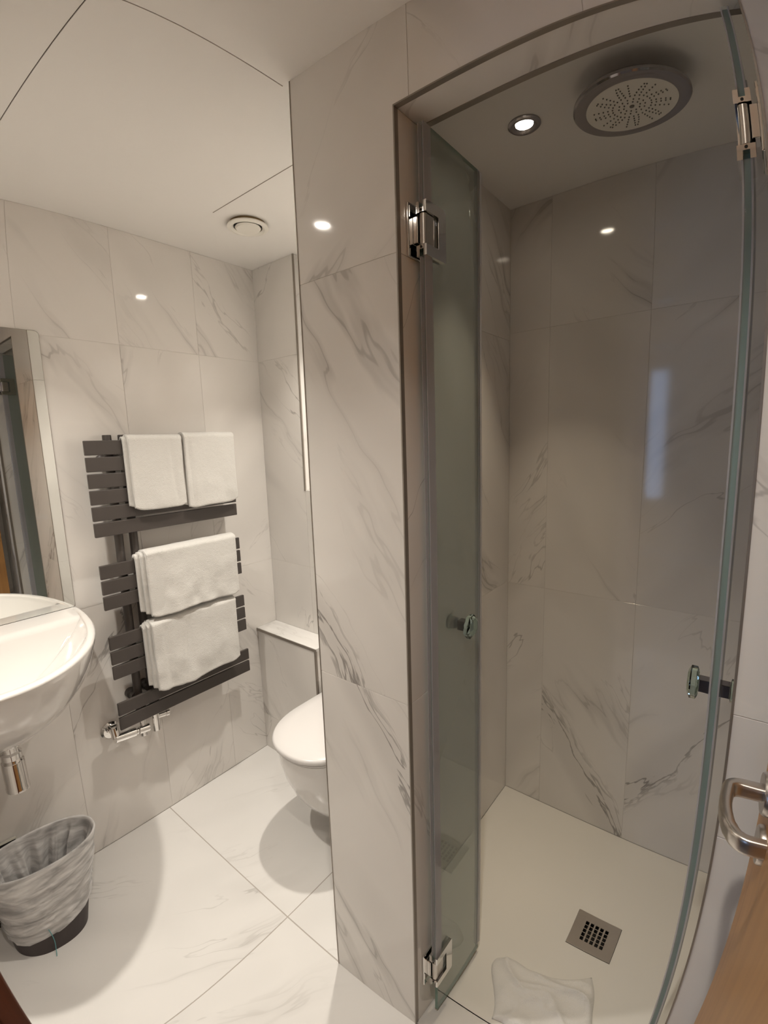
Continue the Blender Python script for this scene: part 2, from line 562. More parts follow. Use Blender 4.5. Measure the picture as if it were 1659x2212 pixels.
poly_tile(wf, (0, yF, 0), (1, 0, 0), (0, 0, 1), (0, -1, 0), [(xP + G, 1.849 + G), (xO - G, 1.849 + G), (xO - G, zO + G), (-.522 - G, zO + G), (-.522 - G, zC), (xP + G, zC)], M['marble'])
tiles(wf, (xO, 0, 0), (0, 1, 0), (0, 0, 1), (1, 0, 0), grid([yF, yFb], [0, .924, 1.849, zO]), M['marble'])
tiles(wf, (xR, 0, 0), (0, 1, 0), (0, 0, 1), (-1, 0, 0), grid([yF, yFb], [0, .924, 1.849, zO]), M['marble'])
tiles(wf, (0, 0, zO), (1, 0, 0), (0, 1, 0), (0, 0, -1), [(xO, yF, xR, yFb)], M['marble'])
tiles(wf, (0, yFb, 0), (1, 0, 0), (0, 0, 1), (0, 1, 0), grid([xS, xO], [0, .924, 1.849, zS]) + grid([xO, -.28, xR], [zO, zS]) + grid([xR, xSR], [0, .924, 1.849, zS]), M['marble'])
wp = struct('wall_partition', (xP + TT, yF + TT + .01, -.06), (xS - TT, yS + .1, zC + .08), M['grout'])
tiles(wp, (xP, 0, 0), (0, 1, 0), (0, 0, 1), (-1, 0, 0), grid([yF, 1.06, yB + .1], ZR), M['marble'])
tiles(wp, (xS, 0, 0), (0, 1, 0), (0, 0, 1), (1, 0, 0), grid([yFb, 1.091, 1.399, yS], [0, .924, 1.849, zS]), M['marble'], ang=.9)
# metal tile trims round the opening and on the partition corner
mb = MB()
e = .010
mb.box((xO - .0015, yF - .0015, 0), (xO + .0015, yF + e, zO + .0015))
tag(mb.build('trim_3', M['trim']), kind='structure')
tag(MB().box((xR - .0015, yF - .0015, 0), (xR + .0015, yF + e, zO + .0015)).build('trim_4', M['trim']), kind='structure')
tag(MB().box((xO, yF - .0015, zO - .0015), (xR, yF + e, zO + .0015)).build('trim_5', M['trim']), kind='structure')
tag(MB().box((xO, yFb - .012, zO - .0015), (xR, yFb + .0015, zO + .0015)).build('trim_6', M['trim']), kind='structure')
tag(MB().box((xP - .0012, yF - .0012, 0), (xP + .0012, yF + .0012, zC)).build('trim_7', M['trim']), kind='structure')

# shower back and right walls
wsb = struct('wall_shower_back', (xS - .05, yS + TT, -.07), (xSR + .1, yS + .1, zS + .05), M['grout'])
tiles(wsb, (0, yS, 0), (1, 0, 0), (0, 0, 1), (0, -1, 0), grid([xS, -.601, -.286, .023, xSR], [0, .919, 1.874, zS]), M['marble'], ang=.9, mirror=3, fix={3: (12.2, None, (-.42, .16)), 6: (3.7, None, (-.25, .26))})
wsr = struct('wall_shower_right', (xSR + TT, yF + .08, -.07), (xSR + .1, yS + .05, zS + .05), M['grout'])
tiles(wsr, (xSR, 0, 0), (0, 1, 0), (0, 0, 1), (-1, 0, 0), grid([yFb, 1.091, 1.399, yS], [0, .924, 1.849, zS]), M['marble'])

# right wall and entry wall of the bathroom
wr = struct('wall_right', (xW + TT, yE, 0), (xW + .1, yF + .05, zC + .05), M['grout'])
tiles(wr, (xW, 0, 0), (0, 1, 0), (0, 0, 1), (-1, 0, 0), grid([yE, .12, .43, yF], ZR), M['marble'])
xJ0, xJ1, zD = -.585, .130, 2.04
mb = MB()
mb.box((xL, yE - .1, 0), (xJ0 - .05, yE - TT, zC + .05))
mb.box((xJ1 + .05, yE - .1, 0), (xW + .1, yE - TT, zC + .05))
mb.box((xJ0 - .05, yE - .1, zD + .05), (xJ1 + .05, yE - TT, zC + .05))
we = struct_mb('wall_front', mb, M['grout'])
tiles(we, (0, yE, 0), (1, 0, 0), (0, 0, 1), (0, 1, 0), grid([xL, -1.511, -1.203, -.894, xJ0 - .05], ZR) + grid([xJ0 - .05, -.27, xJ1 + .05], [zD + .05, zC]), M['marble'])
# timber door frame
mb = MB()
mb.box((xJ0 - .06, yE - .1, 0), (xJ0, -.030, zD))
mb.box((xJ1, yE - .1, 0), (xJ1 + .045, -.075, zD))
mb.box((xJ0 - .06, yE - .1, zD), (xJ1 + .045, -.075, zD + .06))
fr = struct_mb('trim_8', mb, M['jamb'])
box('architrave', (xJ0 - .07, -.030, 0), (xJ0 - .002, .007, zD), M['jamb'], fr, bevel=.003)
box('door_stop', (xJ0, -.105, 0), (xJ0 + .012, -.065, zD), M['wood'], fr, bevel=.002)

# ceilings
mb = MB()
mb.box((xL - .1, yE - .1, zC + .003), (xW + .1, yF + .06, zC + .1))
mb.box((xL - .1, yF + .06, zC + .003), (xP + .03, yB + .25, zC + .1))
ce = struct_mb('ceiling', mb, M['seam'])
yK1, xK2, yK3 = .3357, -.8525, .9652
g2 = .0013
def board(lo, hi): box('board', (*lo, zC), (*hi, zC + .003), M['paint'], ce)
board((xL, yE), (xW, yK1 - g2 * 1.3))
board((xL, yK1 + g2), (xK2 - g2, yF))
board((xK2 + g2, yK1 + g2), (xW, yF))
board((xL, yF), (xP + .003, yB + .12))
box('seam', (-1.471, yK3 - .0012, zC - .0006), (xP, yK3 + .0012, zC + .001), M['trim'], ce)
cs = struct('ceiling_shower', (xS - .05, yFb - .01, zS), (xSR + .1, yS + .05, zS + .1), M['paint'])

# ---------------------------------------------------------------- bedroom beyond the doorway (behind the camera)
bx0, bx1, by0, bzc = -2.3, 1.4, -3.0, 2.4
tag(struct('floor_bedroom', (bx0, by0, -.1), (bx1, yE, -.004), M['carpet']))
struct('ceiling_bedroom', (bx0, by0, bzc), (bx1, yE - .1, bzc + .1), M['bedwall'])
struct('wall_bedroom_left', (bx0 - .1, by0, 0), (bx0, yE, bzc), M['bedwall'])
struct('wall_bedroom_right', (bx1, by0, 0), (bx1 + .1, yE, bzc), M['bedwall'])
mb = MB()
mb.box((bx0, yE - .2, 0), (xJ0 - .06, yE - .1, bzc)); mb.box((xJ1 + .045, yE - .2, 0), (bx1, yE - .1, bzc)); mb.box((xJ0 - .06, yE - .2, zD + .06), (xJ1 + .045, yE - .1, bzc))
struct_mb('wall_bedroom_door', mb, M['bedwall'])
wx0, wx1, wz0, wz1 = -1.25, -.82, .64, 2.26
mb = MB()
mb.box((bx0, by0 - .1, 0), (wx0, by0, bzc)); mb.box((wx1, by0 - .1, 0), (bx1, by0, bzc))
mb.box((wx0, by0 - .1, 0), (wx1, by0, wz0)); mb.box((wx0, by0 - .1, wz1), (wx1, by0, bzc))
struct_mb('wall_bedroom_window', mb, M['bedwall'])
mb = MB()
for a, b_ in (((wx0, by0 - .08, wz0), (wx0 + .05, by0 - .02, wz1)), ((wx1 - .05, by0 - .08, wz0), (wx1, by0 - .02, wz1)),
              ((wx0, by0 - .08, wz0), (wx1, by0 - .02, wz0 + .05)), ((wx0, by0 - .08, wz1 - .05), (wx1, by0 - .02, wz1))):
    mb.box(a, b_)
w1 = struct_mb('window_1', mb, M['plastic'])
box('glass_pane', (wx0 + .05, by0 - .053, wz0 + .05), (wx1 - .05, by0 - .047, wz1 - .05), M['pane'], w1)

# ---------------------------------------------------------------- downlights
def downlight(x, y, z, power, label, spread=100, col=None):
    t = thing('downlight', label, 'ceiling light', (x, y, z - .012), 'recessed ceiling downlights')
    MB().lathe([(.042, 0), (.042, -.003), (.037, -.007), (.030, -.007), (.0225, -.001), (.0225, 0)], (x, y, z), 40).build('bezel', M['darkened_chrome'], t, True, .8)
    MB().lathe([(.0225, -.0004), (.017, -.003), (0, -.0045)], (x, y, z), 40).build('lens', M['lens_dim'] if col else M['lens'], t, True)
    ld = bpy.data.lights.new('downlight_beam', 'AREA')
    ld.shape = 'DISK'; ld.size = .045; ld.energy = power; ld.color = col or LAMP_COL; ld.spread = math.radians(spread)
    lo = bpy.data.objects.new('lamp_beam', ld)
    link(lo, t)
    lo.location = (0, 0, .005 - .0035)
    return t
downlight(-1.122, 1.197, zC, LAMP_W, 'recessed downlight above the toilet')
downlight(-1.272, .229, zC, LAMP_W, 'recessed downlight above the washbasin')
downlight(-.5275, 1.285, zS, SHOWER_W, 'glowing recessed downlight in the shower ceiling', 60, (1.0, .84, .62))
downlight(-.12, .15, zC, LAMP_W * .75, 'added unseen downlight just inside the entrance', 104)  # added lamp out of view, brightens the shower front wall

# ceiling extract valve
t = thing('ceiling_vent', 'round white extract vent in the ceiling near the back corner', 'vent', (-1.457, 1.092, zC - .02))
c = (-1.457, 1.092, zC)
MB().lathe([(.062, 0), (.062, -.010), (.055, -.012)], c, 48).build('gap_collar', M['vent_gap'], t, True, .6)
MB().lathe([(.050, -.003), (.050, -.012), (.058, -.018), (.0705, -.014), (.0705, -.010), (.060, -.008), (.054, -.004)], c, 48).build('outer_ring', M['plastic'], t, True, .8)
MB().lathe([(0, -.004), (.036, -.004), (.044, -.014), (.040, -.020), (0, -.022)], c, 48).build('centre_disc', M['plastic'], t, True, .8)
MB().lathe([(0, -.0015), (.055, -.0015), (.055, -.003), (0, -.003)], c, 32).build('throat', M['dark'], t)

# ---------------------------------------------------------------- mirror
mt = thing('wall_mirror', 'frameless wall mirror above the washbasin', 'mirror', (xL, .23, .96))
my0, my1, mz0, mz1 = -.05, .5205, .960, 1.8795
def rounded(y0, y1, z0, z1, r, n=6):
    pts = []
    for cy, cz, a0 in ((y1 - r, z1 - r, 0), (y0 + r, z1 - r, 90), (y0 + r, z0 + r, 180), (y1 - r, z0 + r, 270)):
        for i in range(n + 1):
            a = math.radians(a0 + 90 * i / n)
            pts.append((cy + r * math.cos(a), cz + r * math.sin(a)))
    return pts
pp = rounded(my0, my1, mz0, mz1, .012)
n = len(pp)
obj('backing', [(xL + .0005, a, b_) for a, b_ in pp] + [(xL + .0048, a, b_) for a, b_ in pp],
    [tuple(range(n)), tuple(range(n, 2 * n))] + [(i, (i + 1) % n, n + (i + 1) % n, n + i) for i in range(n)], M['trim'], mt)
pq = rounded(my0 + .0008, my1 - .0008, mz0 + .0008, mz1 - .0008, .0115)
obj('mirror_glass', [(xL + .0048, a, b_) for a, b_ in pq] + [(xL + .0056, a, b_) for a, b_ in pq],
    [tuple(range(n)), tuple(range(n, 2 * n))] + [(i, (i + 1) % n, n + (i + 1) % n, n + i) for i in range(n)], M['mirror'], mt)

# ---------------------------------------------------------------- washbasin
yc, xb, ba, bb = .210, xL + .0065, .313, .545
wbn = thing('washbasin', 'white ceramic wall hung washbasin under the mirror', 'washbasin', (xb, yc, .66))
NB = 72
def dring(sy, sx, z, sh=0.0, nb=44):
    """half-ellipse against the wall + straight back"""
    pts = []
    for i in range(nb):
        a = PI * i / (nb - 1)
        pts.append(Vector((xb + sh + bb * sx * math.sin(a) ** .93, yc + ba * sy * math.cos(a), z)))
    for i in range(1, NB - nb + 1):
        k = i / (NB - nb + 1)
        pts.append(Vector((xb + sh, yc - ba * sy + 2 * ba * sy * k, z)))
    return pts
def bowl_ring(s, z, cx, rx, ry):
    base = dring(1, 1, z)
    pts = []
    for p in base:
        dx, dy = (p.x - (xb + .22)) / .30, (p.y - yc) / ba
        l = math.hypot(dx, dy) or 1
        pts.append(Vector((cx + rx * s * dx / l, yc + ry * s * dy / l, z)))
    return pts
def mixr(a, b_, k, z):
    return [Vector((p.x * (1 - k) + q.x * k, p.y * (1 - k) + q.y * k, z)) for p, q in zip(a, b_)]
rings = []
for sy, sx, z in ((.16, .30, .690), (.28, .44, .700), (.46, .60, .722), (.64, .74, .757), (.79, .85, .800), (.90, .93, .850), (.965, .977, .905), (.992, .995, .938), (1, 1, .951), (.998, .999, .956), (.985, .988, .959)):
    rings.append(dring(sy, sx, z))
br = lambda s, z: bowl_ring(s, z, xb + .275, .205, .275)
inner = dring(.94, .955, .958)
inner = [Vector((max(p.x, xb + .0), p.y, p.z)) for p in inner]
rings.append(inner)
lip = [Vector((max(p.x, xb + .115), p.y, p.z)) for p in dring(.925, .945, .954)]
rings.append(mixr(inner, lip, .75, .957))
for kk, zz in ((0, .953), (.04, .942), (.11, .922), (.24, .892), (.44, .858), (.66, .832), (.86, .817), (1, .811)):
    rings.append(mixr(lip, br(.10, .81), kk, zz))
# raise the back ledge slightly
for r in rings[8:13]:
    for p in r:
        k = max(0, 1 - (p.x - xb) / .16)
        p.z += .003 * k * k * (3 - 2 * k)
v, f = loft(rings)
f.append(tuple(range(NB - 1, -1, -1))); f.append(tuple(range((len(rings) - 1) * NB, len(rings) * NB)))
obj('basin_bowl', v, f, M['ceramic'], wbn, True, sharp=1.2)
MB().lathe([(.022, .8125), (.022, .8155), (.018, .8165), (0, .8165)], (xb + .275, yc, 0), 24).build('drain_fitting', M['chrome'], wbn, True, .6)
tx, ty = -1.60, .240
bt = MB().lathe([(0, .70), (.021, .70), (.021, .655), (.024, .652), (.0275, .650), (.0275, .634), (.024, .632), (.0225, .630), (.0225, .626), (.0295, .624), (.0305, .618), (.0305, .545), (.032, .542), (.032, .533), (.026, .5305), (0, .5305)], (tx, ty, 0), 36).build('bottle_trap', M['chrome'], wbn, True, .7)
MB().cyl((tx - .028, ty, .60), (xL + .004, ty, .60), .016).lathe([(.016, .012), (.034, .010), (.036, .0), (0, 0)], (xL + .002, ty, .60), 28, 'x').build('waste_pipe', M['chrome'], bt, True, .7)

# ---------------------------------------------------------------- towel radiator
xf = -1.732
tr = thing('towel_radiator', 'anthracite flat panel towel radiator on the left wall', 'radiator', (xL, .86, .40))
slat_v, slat_f = boxvf((xf - .011, .583, 0), (xf, 1.1405, .0490))
groups = [(1.5285, 6), (1.1010, 3), (.8415, 3), (.5885, 2)]
pitch = .0558
for zt, k in groups:
    for i in range(k):
        z0 = zt - i * pitch - .0490
        MB().add([(a, b_, c_ + z0) for a, b_, c_ in slat_v], slat_f).build('slat', M['rail'], tr, bevel=.0022, seg=2)
xp = -1.776
for py in (.672, .723):
    MB().lathe([(0, .505), (.0145, .505), (.0145, 1.5445), (.0135, 1.5475), (0, 1.5475)], (xp, py, 0), 24).build('post', M['rail'], tr, True, .8)
    for zt, k in groups:
        zc = zt - k * pitch / 2
        MB().box((xp + .010, py - .009, zc - .012), (xf - .010, py + .009, zc + .012)).build('slat_bracket', M['rail'], tr)
for py, pz in ((.672, .572), (.723, .585), (.672, 1.46), (.723, 1.46)):
    MB().lathe([(0, 0), (.019, 0), (.019, .022), (.014, .026), (.014, .05), (0, .05)], (xL + .0005, py - .012, pz), 24, 'x').build('wall_fixing', M['rail'], tr, True, .8)
# chrome valves below
v1 = MB().lathe([(0, 0), (.033, 0), (.033, .004), (.026, .012), (.012, .014), (0, .014)], (xL + .0005, .575, .457), 32, 'x').build('escutcheon', M['chrome'], tr, True, .7)
vb = MB()
vb.cyl((xL + .012, .575, .457), (-1.757, .575, .457), .010)
vb.cyl((-1.757, .565, .450), (-1.757, .640, .440), .0165)
vb.cyl((-1.757, .640, .440), (-1.757, .650, .4385), .0125)
vb.cyl((-1.757, .650, .4385), (-1.757, .690, .433), .0150)
vb.cyl((-1.772, .572, .486), (-1.757, .572, .450), .0145)
vb.build('valve_body', M['chrome'], tr, True, .6, bevel=.002)
MB().cyl((-1.772, .672, .505), (-1.764, .672, .430), .012).cyl((-1.764, .672, .432), (-1.762, .672, .408), .0145).build('tail_pipe', M['chrome'], tr, True, .6, bevel=.002)
MB().cyl((-1.776, .723, .505), (-1.772, .723, .398), .0155).cyl((-1.772, .723, .455), (-1.772, .768, .449), .012).cyl((-1.772, .762, .450), (-1.772, .776, .448), .0145).build('thermostat_valve', M['chrome'], tr, True, .6, bevel=.002)

# ---------------------------------------------------------------- towels
def towel(name, label, y0, y1, ztop, zbot, xfront, zback, seed, thick=.013, layers=2, crease=None, wav=.004, bulge=.004, skew=0.0, slat_z=None):
    t = thing(name, label, 'towel', (xf, (y0 + y1) / 2, zbot), 'white towels on the radiator')
    xo = xfront
    gap = (xo - (xf + .0015)) / layers
    for L_ in range(layers):
        a0 = y0 + L_ * .012 * (1 if seed % 2 else .8)
        a1 = y1 - (0 if L_ == layers - 1 else .002)
        outx = xf + .0015 + gap * (L_ + 1) - .0006
        inx = xf + .0015 + gap * L_
        ztb = ztop - (layers - 1 - L_) * .007
        zi = ztb - (outx - inx)
        zb = zbot + (layers - 1 - L_) * .010
        bx_in, bx_out = xf - .0130, xf - .0130 - .0075 * (L_ + 1) / layers
        if L_: bx_in = bx_out + .0075 / layers
        prof = []
        def seg(p, q, k):
            for i in range(k):
                prof.append((p[0] + (q[0] - p[0]) * i / k, p[1] + (q[1] - p[1]) * i / k))
        def arc(cx, cz, rx, rz, d0, d1, k):
            for i in range(k):
                a = math.radians(d0 + (d1 - d0) * i / k)
                prof.append((cx + rx * math.cos(a), cz + rz * math.sin(a)))
        rr = (outx - inx) / 2
        zs = ztb - .018
        arc((outx + inx) / 2, zb + rr, rr, rr, 180, 360, 8)
        seg((outx, zb + rr), (outx, zs), 64)
        arc((outx + bx_out) / 2, zs, (outx - bx_out) / 2, ztb - zs, 0, 180, 14)
        seg((bx_out, zs), (bx_out, zback), 6)
        seg((bx_out, zback), (bx_in, zback), 2)
        seg((bx_in, zback), (bx_in, zs), 6)
        zin = max(zi, (slat_z or 0) + .004)
        arc((inx + bx_in) / 2, min(zs, zin), (inx - bx_in) / 2, max(zin - min(zs, zin), .0015), 180, 0, 10)
        seg((inx, min(zs, zin)), (inx, zb + rr), 20)
        n = len(prof)
        my = 96
        rings = []
        for j in range(-2, my + 3):
            q = min(max(j, 0), my) / my
            y = a0 + (a1 - a0) * q
            ins = {-2: .55, -1: .15, my + 1: .15, my + 2: .55}.get(j, 0)
            if j == -1: y -= .0025
            if j == -2: y -= .0035
            if j == my + 1: y += .0025
            if j == my + 2: y += .0035
            ring = []
            for i, (px, pz) in enumerate(prof):
                cx = (outx + inx) / 2
                front = px > xf + .001
                x = px
                if ins and front and pz < zs: x = px + (cx - px) * ins
                z = pz
                drop = 0
                if front:
                    down = min(1, max(0, (ztop - pz) / (ztop - zbot)))
                    nz = noise.noise(Vector((y * 9 + seed * 3.1, pz * 7, seed * 1.7 + L_ * .3)))
                    nf = noise.noise(Vector((y * 26 + seed, pz * 18, seed * 2.3)))
                    nv = noise.noise(Vector((y * 14 + pz * 5 + seed, pz * 3, seed * 5.1)))
                    fz = noise.noise(Vector((y * 150, pz * 150, seed + .5)))
                    dx = wav * down * (nz + .35 * nf + .55 * nv) + bulge * down * math.sin(PI * q) + .0005 * fz
                    if crease:
                        for cy_, cw, cdp, tilt in crease:
                            dd = (y - cy_ - tilt * (ztop - pz)) / cw
                            dx -= cdp * math.exp(-dd * dd) * min(1, down * 4)
                    x += max(dx, -.0035 if px > cx else -.0005) if px > cx else max(dx, 0) * .6
                    z += -.010 * down * noise.noise(Vector((y * 8, seed * 2.2, 0))) + .0007 * noise.noise(Vector((y * 170, pz * 120, seed + 4))) + skew * (q - .5) * down
                    # round the lower corners
                    e2 = min(q, 1 - q) * (a1 - a0)
                    if e2 < .03 and down > .8: z += (.03 - e2) ** 2 * 9 * (down - .8) / .2
                else:
                    z += 0
                if pz >= zs - 1e-6: z += .003 * noise.noise(Vector((y * 12, seed * 1.3, 2)))* (1 if px > bx_in else .5)
                ring.append(Vector((x, y, z)))
            rings.append(ring)
        v, f = loft(rings)
        f.append(tuple(range(n - 1, -1, -1)))
        f.append(tuple(range((len(rings) - 1) * n, len(rings) * n)))
        obj('folded_layer' if L_ < layers - 1 else 'outer_fold', v, f, M['towel'], t, True)
    return t
towel('hand_towel', 'white folded towel on the top bars, nearer the washbasin', .704, .902, 1.546, 1.276, -1.704, 1.41, 1, crease=[(.86, .010, .003, .05)], slat_z=1.5285, wav=.009, bulge=.005)
towel('hand_towel', 'white folded towel on the top bars, nearer the toilet', .908, 1.128, 1.553, 1.266, -1.699, 1.41, 4, crease=[(.93, .008, .003, .02)], slat_z=1.5285, wav=.009, bulge=.006, skew=.008)
towel('bath_towel', 'thick white towel hanging in the middle of the towel radiator', .700, 1.088, 1.134, .880, -1.683, 1.055, 7, wav=.016, bulge=.010, crease=[(.76, .02, .006, .02)], slat_z=1.101, layers=3)
towel('bath_towel', 'thick white towel hanging lowest on the towel radiator', .698, 1.064, .868, .588, -1.683, .80, 12, wav=.014, bulge=.009, crease=[(.76, .012, .004, .02), (.86, .01, .003, -.15)], slat_z=.8415, layers=3)

# ---------------------------------------------------------------- toilet
tcx, tz = -1.187, .452
tl = thing('toilet', 'white wall hung toilet with closed lid behind the marble partition', 'toilet', (tcx, 1.13, .0))
def tring(hw, yfront, yback, z, p=2.25, n=64):
    """D outline: rounded nose toward the room (-y), straight sides to the wall"""
    ymid = yfront + min(hw * 1.22, (yback - yfront) * .6)
    pts = []
    for i in range(n // 2 + 1):
        a = PI * i / (n // 2)
        c_, s_ = math.cos(a), math.sin(a)
        pts.append(Vector((tcx + hw * math.copysign(abs(c_) ** (2 / p), c_), ymid - (ymid - yfront) * abs(s_) ** (2 / p), z)))
    m = n // 2 - 1
    for i in range(1, m + 1):
        k = i / (m + 1)
        # from left side back to right side along the back
        if k < .3: pts.append(Vector((tcx - hw, ymid + (yback - ymid) * k / .3, z)))
        elif k < .7: pts.append(Vector((tcx - hw + 2 * hw * (k - .3) / .4, yback, z)))
        else: pts.append(Vector((tcx + hw, yback - (yback - ymid) * (k - .7) / .3, z)))
    return pts
ywall = yB - .001
def lofted(name, spec, m_, cap=True, **kw):
    r = [tring(*s) for s in spec]
    v, f = loft(r)
    n = len(r[0])
    f.append(tuple(range(n - 1, -1, -1))); f.append(tuple(range((len(r) - 1) * n, len(r) * n)))
    return obj(name, v, f, m_, tl, True, sharp=kw.get('sharp', .9))
lofted('bowl', [(.060, 1.140, ywall, .068), (.095, 1.095, ywall, .075), (.118, 1.050, ywall, .098), (.140, 1.000, ywall, .150), (.158, .958, ywall, .215), (.171, .928, ywall, .285), (.178, .911, ywall, .35), (.180, .905, ywall, .395), (.182, .902, ywall, .414), (.178, .906, ywall, .4165)], M['ceramic'])
lofted('seat', [(.180, .900, 1.335, .4175), (.184, .896, 1.337, .420), (.184, .896, 1.337, .4255), (.180, .900, 1.335, .428)], M['lid'])
lofted('lid', [(.184, .894, 1.340, .4295), (.189, .888, 1.343, .433), (.1905, .8865, 1.344, .440), (.189, .888, 1.343, .447), (.183, .894, 1.338, .4515), (.14, .94, 1.30, .4545), (.05, 1.05, 1.2, .4555)], M['lid'], sharp=1.3)
for sx in (-.07, .07):
    MB().cyl((tcx + sx - .02, 1.350, .436), (tcx + sx + .02, 1.350, .436), .008).build('hinge', M['chrome'], tl, True, .6)

# ---------------------------------------------------------------- waste bin with liner
bcx, bcy = -1.625, .262
wbin = thing('waste_bin', 'dark brown waste bin lined with a thin white bag', 'bin', (bcx, .23, 0))
def bring(z, off=0.0, n=96, fn=None):
    k = z / .285
    cx = -1.602 - .024 * k
    cy = .218 + .036 * k
    rx, ry = .092 + .006 * k + off, .120 + .046 * k + off
    out = []
    for i in range(n):
        a = 2 * PI * i / n
        o2 = fn(a, z) if fn else 0
        c_, s_ = math.cos(a), math.sin(a)
        p = 2.3
        out.append(Vector((cx + (rx + o2) * math.copysign(abs(c_) ** (2 / p), c_), cy + (ry + o2) * math.copysign(abs(s_) ** (2 / p), s_), z)))
    return out
r = [bring(z) for z in (0.0005, .004, .05, .1, .15, .2, .25, .282)] + [bring(.285, -.0015), bring(.282, -.003)] + [bring(z, -.003) for z in (.2, .1, .006)]
v, f = loft(r); n = 96
f.append(tuple(range(n - 1, -1, -1))); f.append(tuple(range((len(r) - 1) * n, len(r) * n)))
obj('bin_body', v, f, M['bin'], wbin, True, sharp=.8)
# liner: outside wrap with diagonal pulls, over the rim, slack folds inside
def hem(a): return .058 + .050 * max(0, math.sin(a)) ** 1.6 + .006 * math.sin(3 * a + 1)
def wrap(a, z):
    u = a * .16 + .012 * math.sin(a * 3)
    dgl = 1.1 * noise.noise(Vector((u * 3.5, z * 40 - u * 6, 1.3))) + .7 * noise.noise(Vector((u * 5 + 7, z * 95 - u * 12, 4.1)))
    k = min(1, (.287 - z) / .05)
    return .0022 + (.0075 * max(0, dgl) + .0050 * max(0, 1 - abs(dgl)) ** 6) * k + .0018 * k * math.exp(-((z - hem(a)) / .012) ** 2)
rr = []
n = 220
def bagring(kf, inside):
    out = []
    for i in range(n):
        a = 2 * PI * i / n
        if not inside:
            z = hem(a) + (.2875 - hem(a)) * kf
            p = bring(z, 0, n, wrap)[i] if False else None
        out.append(a)
    return out
def bpt(a, z, off):
    k = z / .285
    cx = -1.602 - .024 * k; cy = .218 + .036 * k
    rx, ry = .092 + .006 * k + off, .120 + .046 * k + off
    c_, s_ = math.cos(a), math.sin(a); p = 2.3
    return Vector((cx + rx * math.copysign(abs(c_) ** (2 / p), c_), cy + ry * math.copysign(abs(s_) ** (2 / p), s_), z))
for j in range(70):
    kf = j / 69
    ring = []
    for i in range(n):
        a = 2 * PI * i / n
        z = hem(a) + (.2872 - hem(a)) * kf
        ring.append(bpt(a, z, wrap(a, z)))
    rr.append(ring)
for z, off in ((.2888, .0005), (.2886, -.0025), (.2865, -.0048)):
    rr.append([bpt(2 * PI * i / n, z, off) for i in range(n)])
for j in range(1, 22):
    kf = j / 21
    z = .2865 - .22 * kf
    ring = []
    for i in range(n):
        a = 2 * PI * i / n
        fold = abs(noise.noise(Vector((math.cos(a) * 2.6, math.sin(a) * 3.4, z * 3.0)))) * 1.6 + .4 * abs(noise.noise(Vector((math.cos(a) * 7, math.sin(a) * 8, z * 5))))
        inw = -.0048 - (.018 + .045 * kf) * min(1, fold ** 1.3) * min(1, kf * 4)
        ring.append(bpt(a, z, inw))
    rr.append(ring)
rr.append([Vector((-1.622, .25, .055)) + (p - Vector((-1.622, .25, p.z))) * .2 * Vector((1, 1, 0)).length / 1.414 - Vector((0, 0, 0)) if False else Vector((-1.622 + (p.x + 1.622) * .3, .25 + (p.y - .25) * .3, .057)) for p in rr[-1]])
v, f = loft(rr)
f.append(tuple(range((len(rr) - 1) * n, len(rr) * n)))
obj('bin_liner', v, f, M['liner'], wbin, True, fix=True)
pts = []
for i in range(15):
    k = i / 14
    a = -.16 + .10 * math.sin(k * 2.2) - .06 * k
    z = .088 - .085 * min(1, k * 1.12)
    off = .006 if k < .8 else .006 + (k - .8) * .11
    pts.append(bpt(a, max(z, .002), off))
MB().tube(pts, .0013, 8).build('drawstring', M['string'], wbin, True)

# black slab leaning on the wall behind the bin
ps = thing('leaning_panel', 'black flat slab with pale edge leaning on the wall behind the bin', 'panel', (-1.76, .1, 0))
a0, a1 = Vector((-1.712, 0, .0015)), Vector((xL + .024, 0, .245))
dn = (a1 - a0).normalized(); nn = Vector((dn.z, 0, -dn.x))
def slab(s0, s1, y0, y1, n0, n1):
    P = []
    for y in (y0, y1):
        for s, q in ((s0, n0), (s1, n0), (s1, n1), (s0, n1)):
            p = a0 + dn * s + nn * q
            P.append((p.x, y, p.z))
    return P, [(0, 1, 2, 3), (4, 7, 6, 5), (0, 4, 5, 1), (1, 5, 6, 2), (2, 6, 7, 3), (3, 7, 4, 0)]
ln = (a1 - a0).length
MB().add(*slab(.004, ln - .004, -.076, .226, -.018, .0)).build('slab_face', M['black'], ps)
eb = MB()
for s0, s1, y0, y1 in ((0, .004, -.08, .23), (ln - .004, ln, -.08, .23), (.004, ln - .004, -.08, -.076), (.004, ln - .004, .226, .23)):
    eb.add(*slab(s0, s1, y0, y1, -.018, .001))
eb.build('slab_edge', M['pale'], ps)

# ---------------------------------------------------------------- shower tray, drain, mat
st = thing('shower_tray', 'flush off-white shower tray', 'shower tray', (-.3, 1.3, -.05))
dx0, dx1, dy0, dy1 = -.327, -.1945, 1.2105, 1.3435
ty0 = yFb + .021
X = [xS + .001, dx0, dx1, xSR - .001]; Y = [ty0, dy0, dy1, yS - .001]
dc = Vector(((dx0 + dx1) / 2, (dy0 + dy1) / 2))
NX = 40
xs = sorted(set([X[0] + (X[3] - X[0]) * i / NX for i in range(NX + 1)] + [dx0, dx1]))
ys = sorted(set([Y[0] + (Y[3] - Y[0]) * i / NX for i in range(NX + 1)] + [dy0, dy1]))
v, f, idx = [], [], {}
for i, x in enumerate(xs):
    for j, y in enumerate(ys):
        idx[i, j] = len(v)
        e = min(min(x - X[0], X[3] - x), min(y - Y[0], Y[3] - y))
        d = math.hypot(x - dc.x, y - dc.y)
        z = -.010 * min(1, max(0, (e - .03) / .04)) * (1 - .35 * min(1, d / .5))
        v.append((x, y, z))
